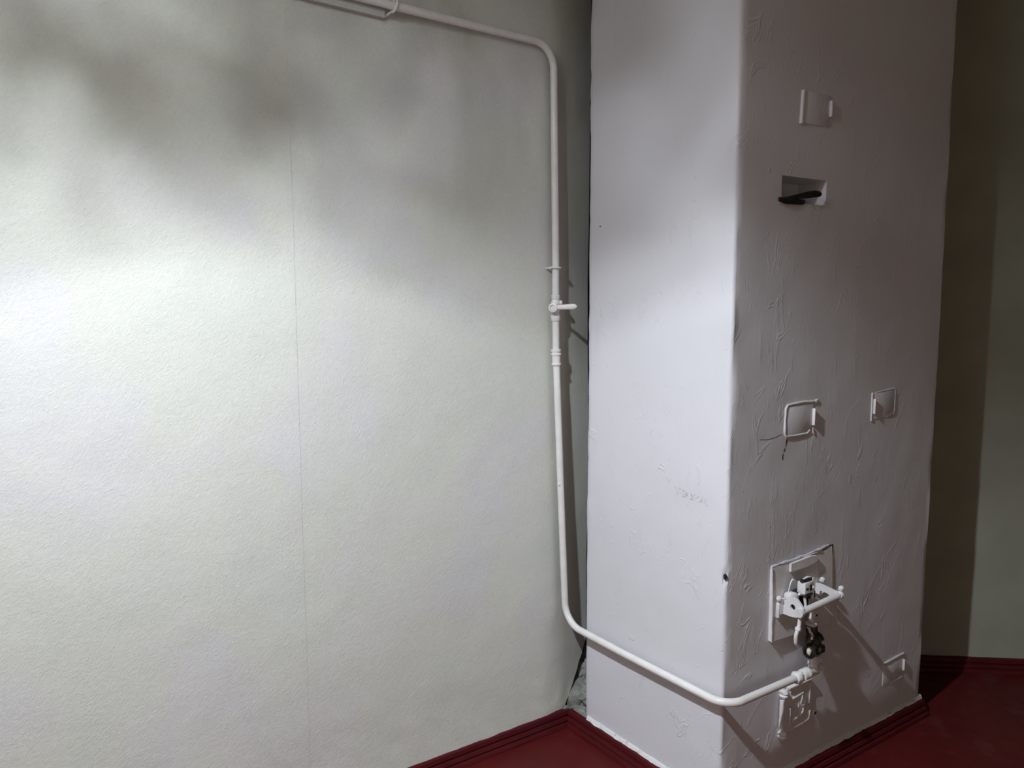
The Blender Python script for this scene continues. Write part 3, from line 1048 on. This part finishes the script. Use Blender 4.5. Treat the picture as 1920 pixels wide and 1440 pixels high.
tb = [F(0.249, 0.022, 0.622), F(0.252, 0.024, 0.642), F(0.258, 0.024, 0.656), F(0.266, 0.024, 0.663), F(0.272, 0.026, 0.660)]
MB().tube(tb, [0.0016, 0.0017, 0.0018, 0.0030, 0.002], 8).build('thermocouple_wire', METALP, gb)
# nozzle cone, collar and the greasy tap below
VX = 0.346
b = MB()
b.lathe([(0.0085, 0.0), (0.0095, 0.003), (0.0045, 0.040), (0.003, 0.044)], F(VX - 0.008, 0.042, 0.522), (0.12, 0, 1), 14)
noz = b.build('nozzle', METALP, gb)
b = MB()
b.lathe([(0.010, -0.004), (0.0160, -0.003), (0.0170, 0.002), (0.0150, 0.006), (0.010, 0.007)], F(VX - 0.008, 0.042, 0.516), (0.15, -0.1, 1), 18, wob=0.12)
b.build('collar', METALP, noz)
vb = MB()
vb.lathe([(0.006, -0.006), (0.0155, 0.000), (0.0205, 0.014), (0.0210, 0.030), (0.0175, 0.044), (0.0150, 0.058), (0.0175, 0.064), (0.0165, 0.082), (0.012, 0.088)],
         F(VX, 0.042, 0.428), (-0.06, 0, 1), 22, wob=0.10)
vb.blob(F(VX + 0.004, 0.045, 0.462), (0.024, 0.020, 0.022), 0.25)
valve = vb.build('greasy_tap', GREASE, gb)
valve['label'] = 'dark greasy brass tap under the burner'
b = MB()
ax = Vector((-0.78, -0.60, 0.02))
b.lathe([(0.014, 0.0), (0.0190, 0.012), (0.0200, 0.026), (0.0165, 0.034), (0.0175, 0.040), (0.0175, 0.050), (0.012, 0.053)], F(VX - 0.012, 0.040, 0.448), ax, 18, wob=0.08)
snout = b.build('tap_snout', GREASE, valve)
b = MB()
b.blob(F(VX - 0.012, 0.040, 0.449) + ax.normalized() * 0.050 + Vector((-0.004, 0, 0.004)), (0.0065, 0.0075, 0.0110), 0.25, sub=2)
b.build('paint_blob', CREAM, valve)
b = MB()
b.lathe([(0.013, 0.0), (0.0185, 0.004), (0.0195, 0.012), (0.0160, 0.018), (0.0125, 0.020), (0.0120, 0.026), (0.006, 0.028)], F(VX + 0.010, 0.046, 0.440), (0.80, -0.58, -0.1), 18, wob=0.08)
b.build('tap_cap', GREASE, valve)
b = MB()
b.tube([F(VX + 0.006, 0.050, 0.490), F(VX + 0.024, 0.052, 0.476), F(VX + 0.038, 0.052, 0.462), F(VX + 0.046, 0.050, 0.458)], [0.007, 0.008, 0.006, 0.003], 10, flat=((0, 1, 0), 0.6))
b.build('tap_lug', GREASE, valve)
b = MB()
P = [F(VX - 0.052, 0.060, 0.524), F(VX - 0.045, 0.062, 0.518), F(VX - 0.047, 0.066, 0.509), F(VX - 0.038, 0.064, 0.505), F(VX - 0.034, 0.066, 0.495), F(VX - 0.036, 0.064, 0.486), F(VX - 0.028, 0.062, 0.482)]
b.tube(P, [0.003, 0.0042, 0.003, 0.0040, 0.003, 0.0036, 0.002], 8)
b.build('cream_wire', CREAM, valve)
# white tube bending down from the bracket to the tap
tb = fillet([F(0.243, 0.070, 0.572), F(0.240, 0.070, 0.545), F(0.226, 0.070, 0.520), F(0.230, 0.068, 0.494), F(0.256, 0.058, 0.476)], [0.02, 0.03, 0.02], 6)
MB().tube(tb, [0.0058] * len(tb), 12).build('gas_tube', METALP, gb)
b = MB()
b.lathe([(0.0062, -0.006), (0.0088, -0.004), (0.0088, 0.004), (0.0062, 0.006)], F(0.236, 0.070, 0.536), (0.45, 0, 1), 12, wob=0.15)
b.build('tube_nut', METALP, gb)
b = MB()
b.prism([F(0.352, 0.016, 0.520), F(0.394, 0.016, 0.500), F(0.434, 0.016, 0.508), F(0.394, 0.016, 0.548), F(0.366, 0.016, 0.546)], (0, -0.003, 0))
bp = b.build('mounting_plate', METALP, gb, False)
b = MB()
b.lathe([(0.0035, 0), (0.0035, 0.001)], F(0.398, 0.0192, 0.522), (0, -1, 0), 10)
b.build('screw_hole_shade', DARK, bp)

# ------------------------------------------------------------------ board behind the upper pipe
b = MB()
slope = -0.033
b.prism([(-1.60, 0, 2.272), (-0.672, 0, 2.241), (-0.670, 0, 2.292), (-1.60, 0, 2.323)], (0, -0.018, 0))
bd = b.build('mounting_board', BOARD, None, False)
bd['label'] = 'grey painted mounting board on the wall behind the upper gas pipe'
bd['category'] = 'board'

# ------------------------------------------------------------------ the lamp that lights the room
lamp = thing('pendant_lamp', 'tilted pendant spot lamp with an added light-mottling bell before the wallpapered wall', 'lamp', LAMP)
hinge = LAMP - LAMP_AXIS * 0.16
MB().tube([hinge, Vector((hinge.x, hinge.y, H))], 0.004, 8).build('cord', CORD, lamp)
MB().lathe([(0.012, -0.165), (0.030, -0.155), (0.034, -0.10), (0.045, -0.05), (0.052, 0.006), (0.047, 0.006), (0.040, -0.01), (0.012, -0.012)],
           LAMP, LAMP_AXIS, 32).build('reflector_housing', BRASS, lamp)
MB().lathe([(0.034, -0.11), (0.12, -0.10), (0.20, -0.05), (0.30, 0.03), (0.36, 0.13), (0.385, 0.20), (0.395, 0.27), (0.40, 0.34), (0.40, 0.40)], LAMP, LAMP_AXIS, 64,
           cap=False).build('added_mottling_bell', ADDED_MOTTLING, lamp)  # unseen bell, added to dim and mottle the light on the upper wall
lamp_l.parent = lamp
lamp_l.location = (0, 0, 0)
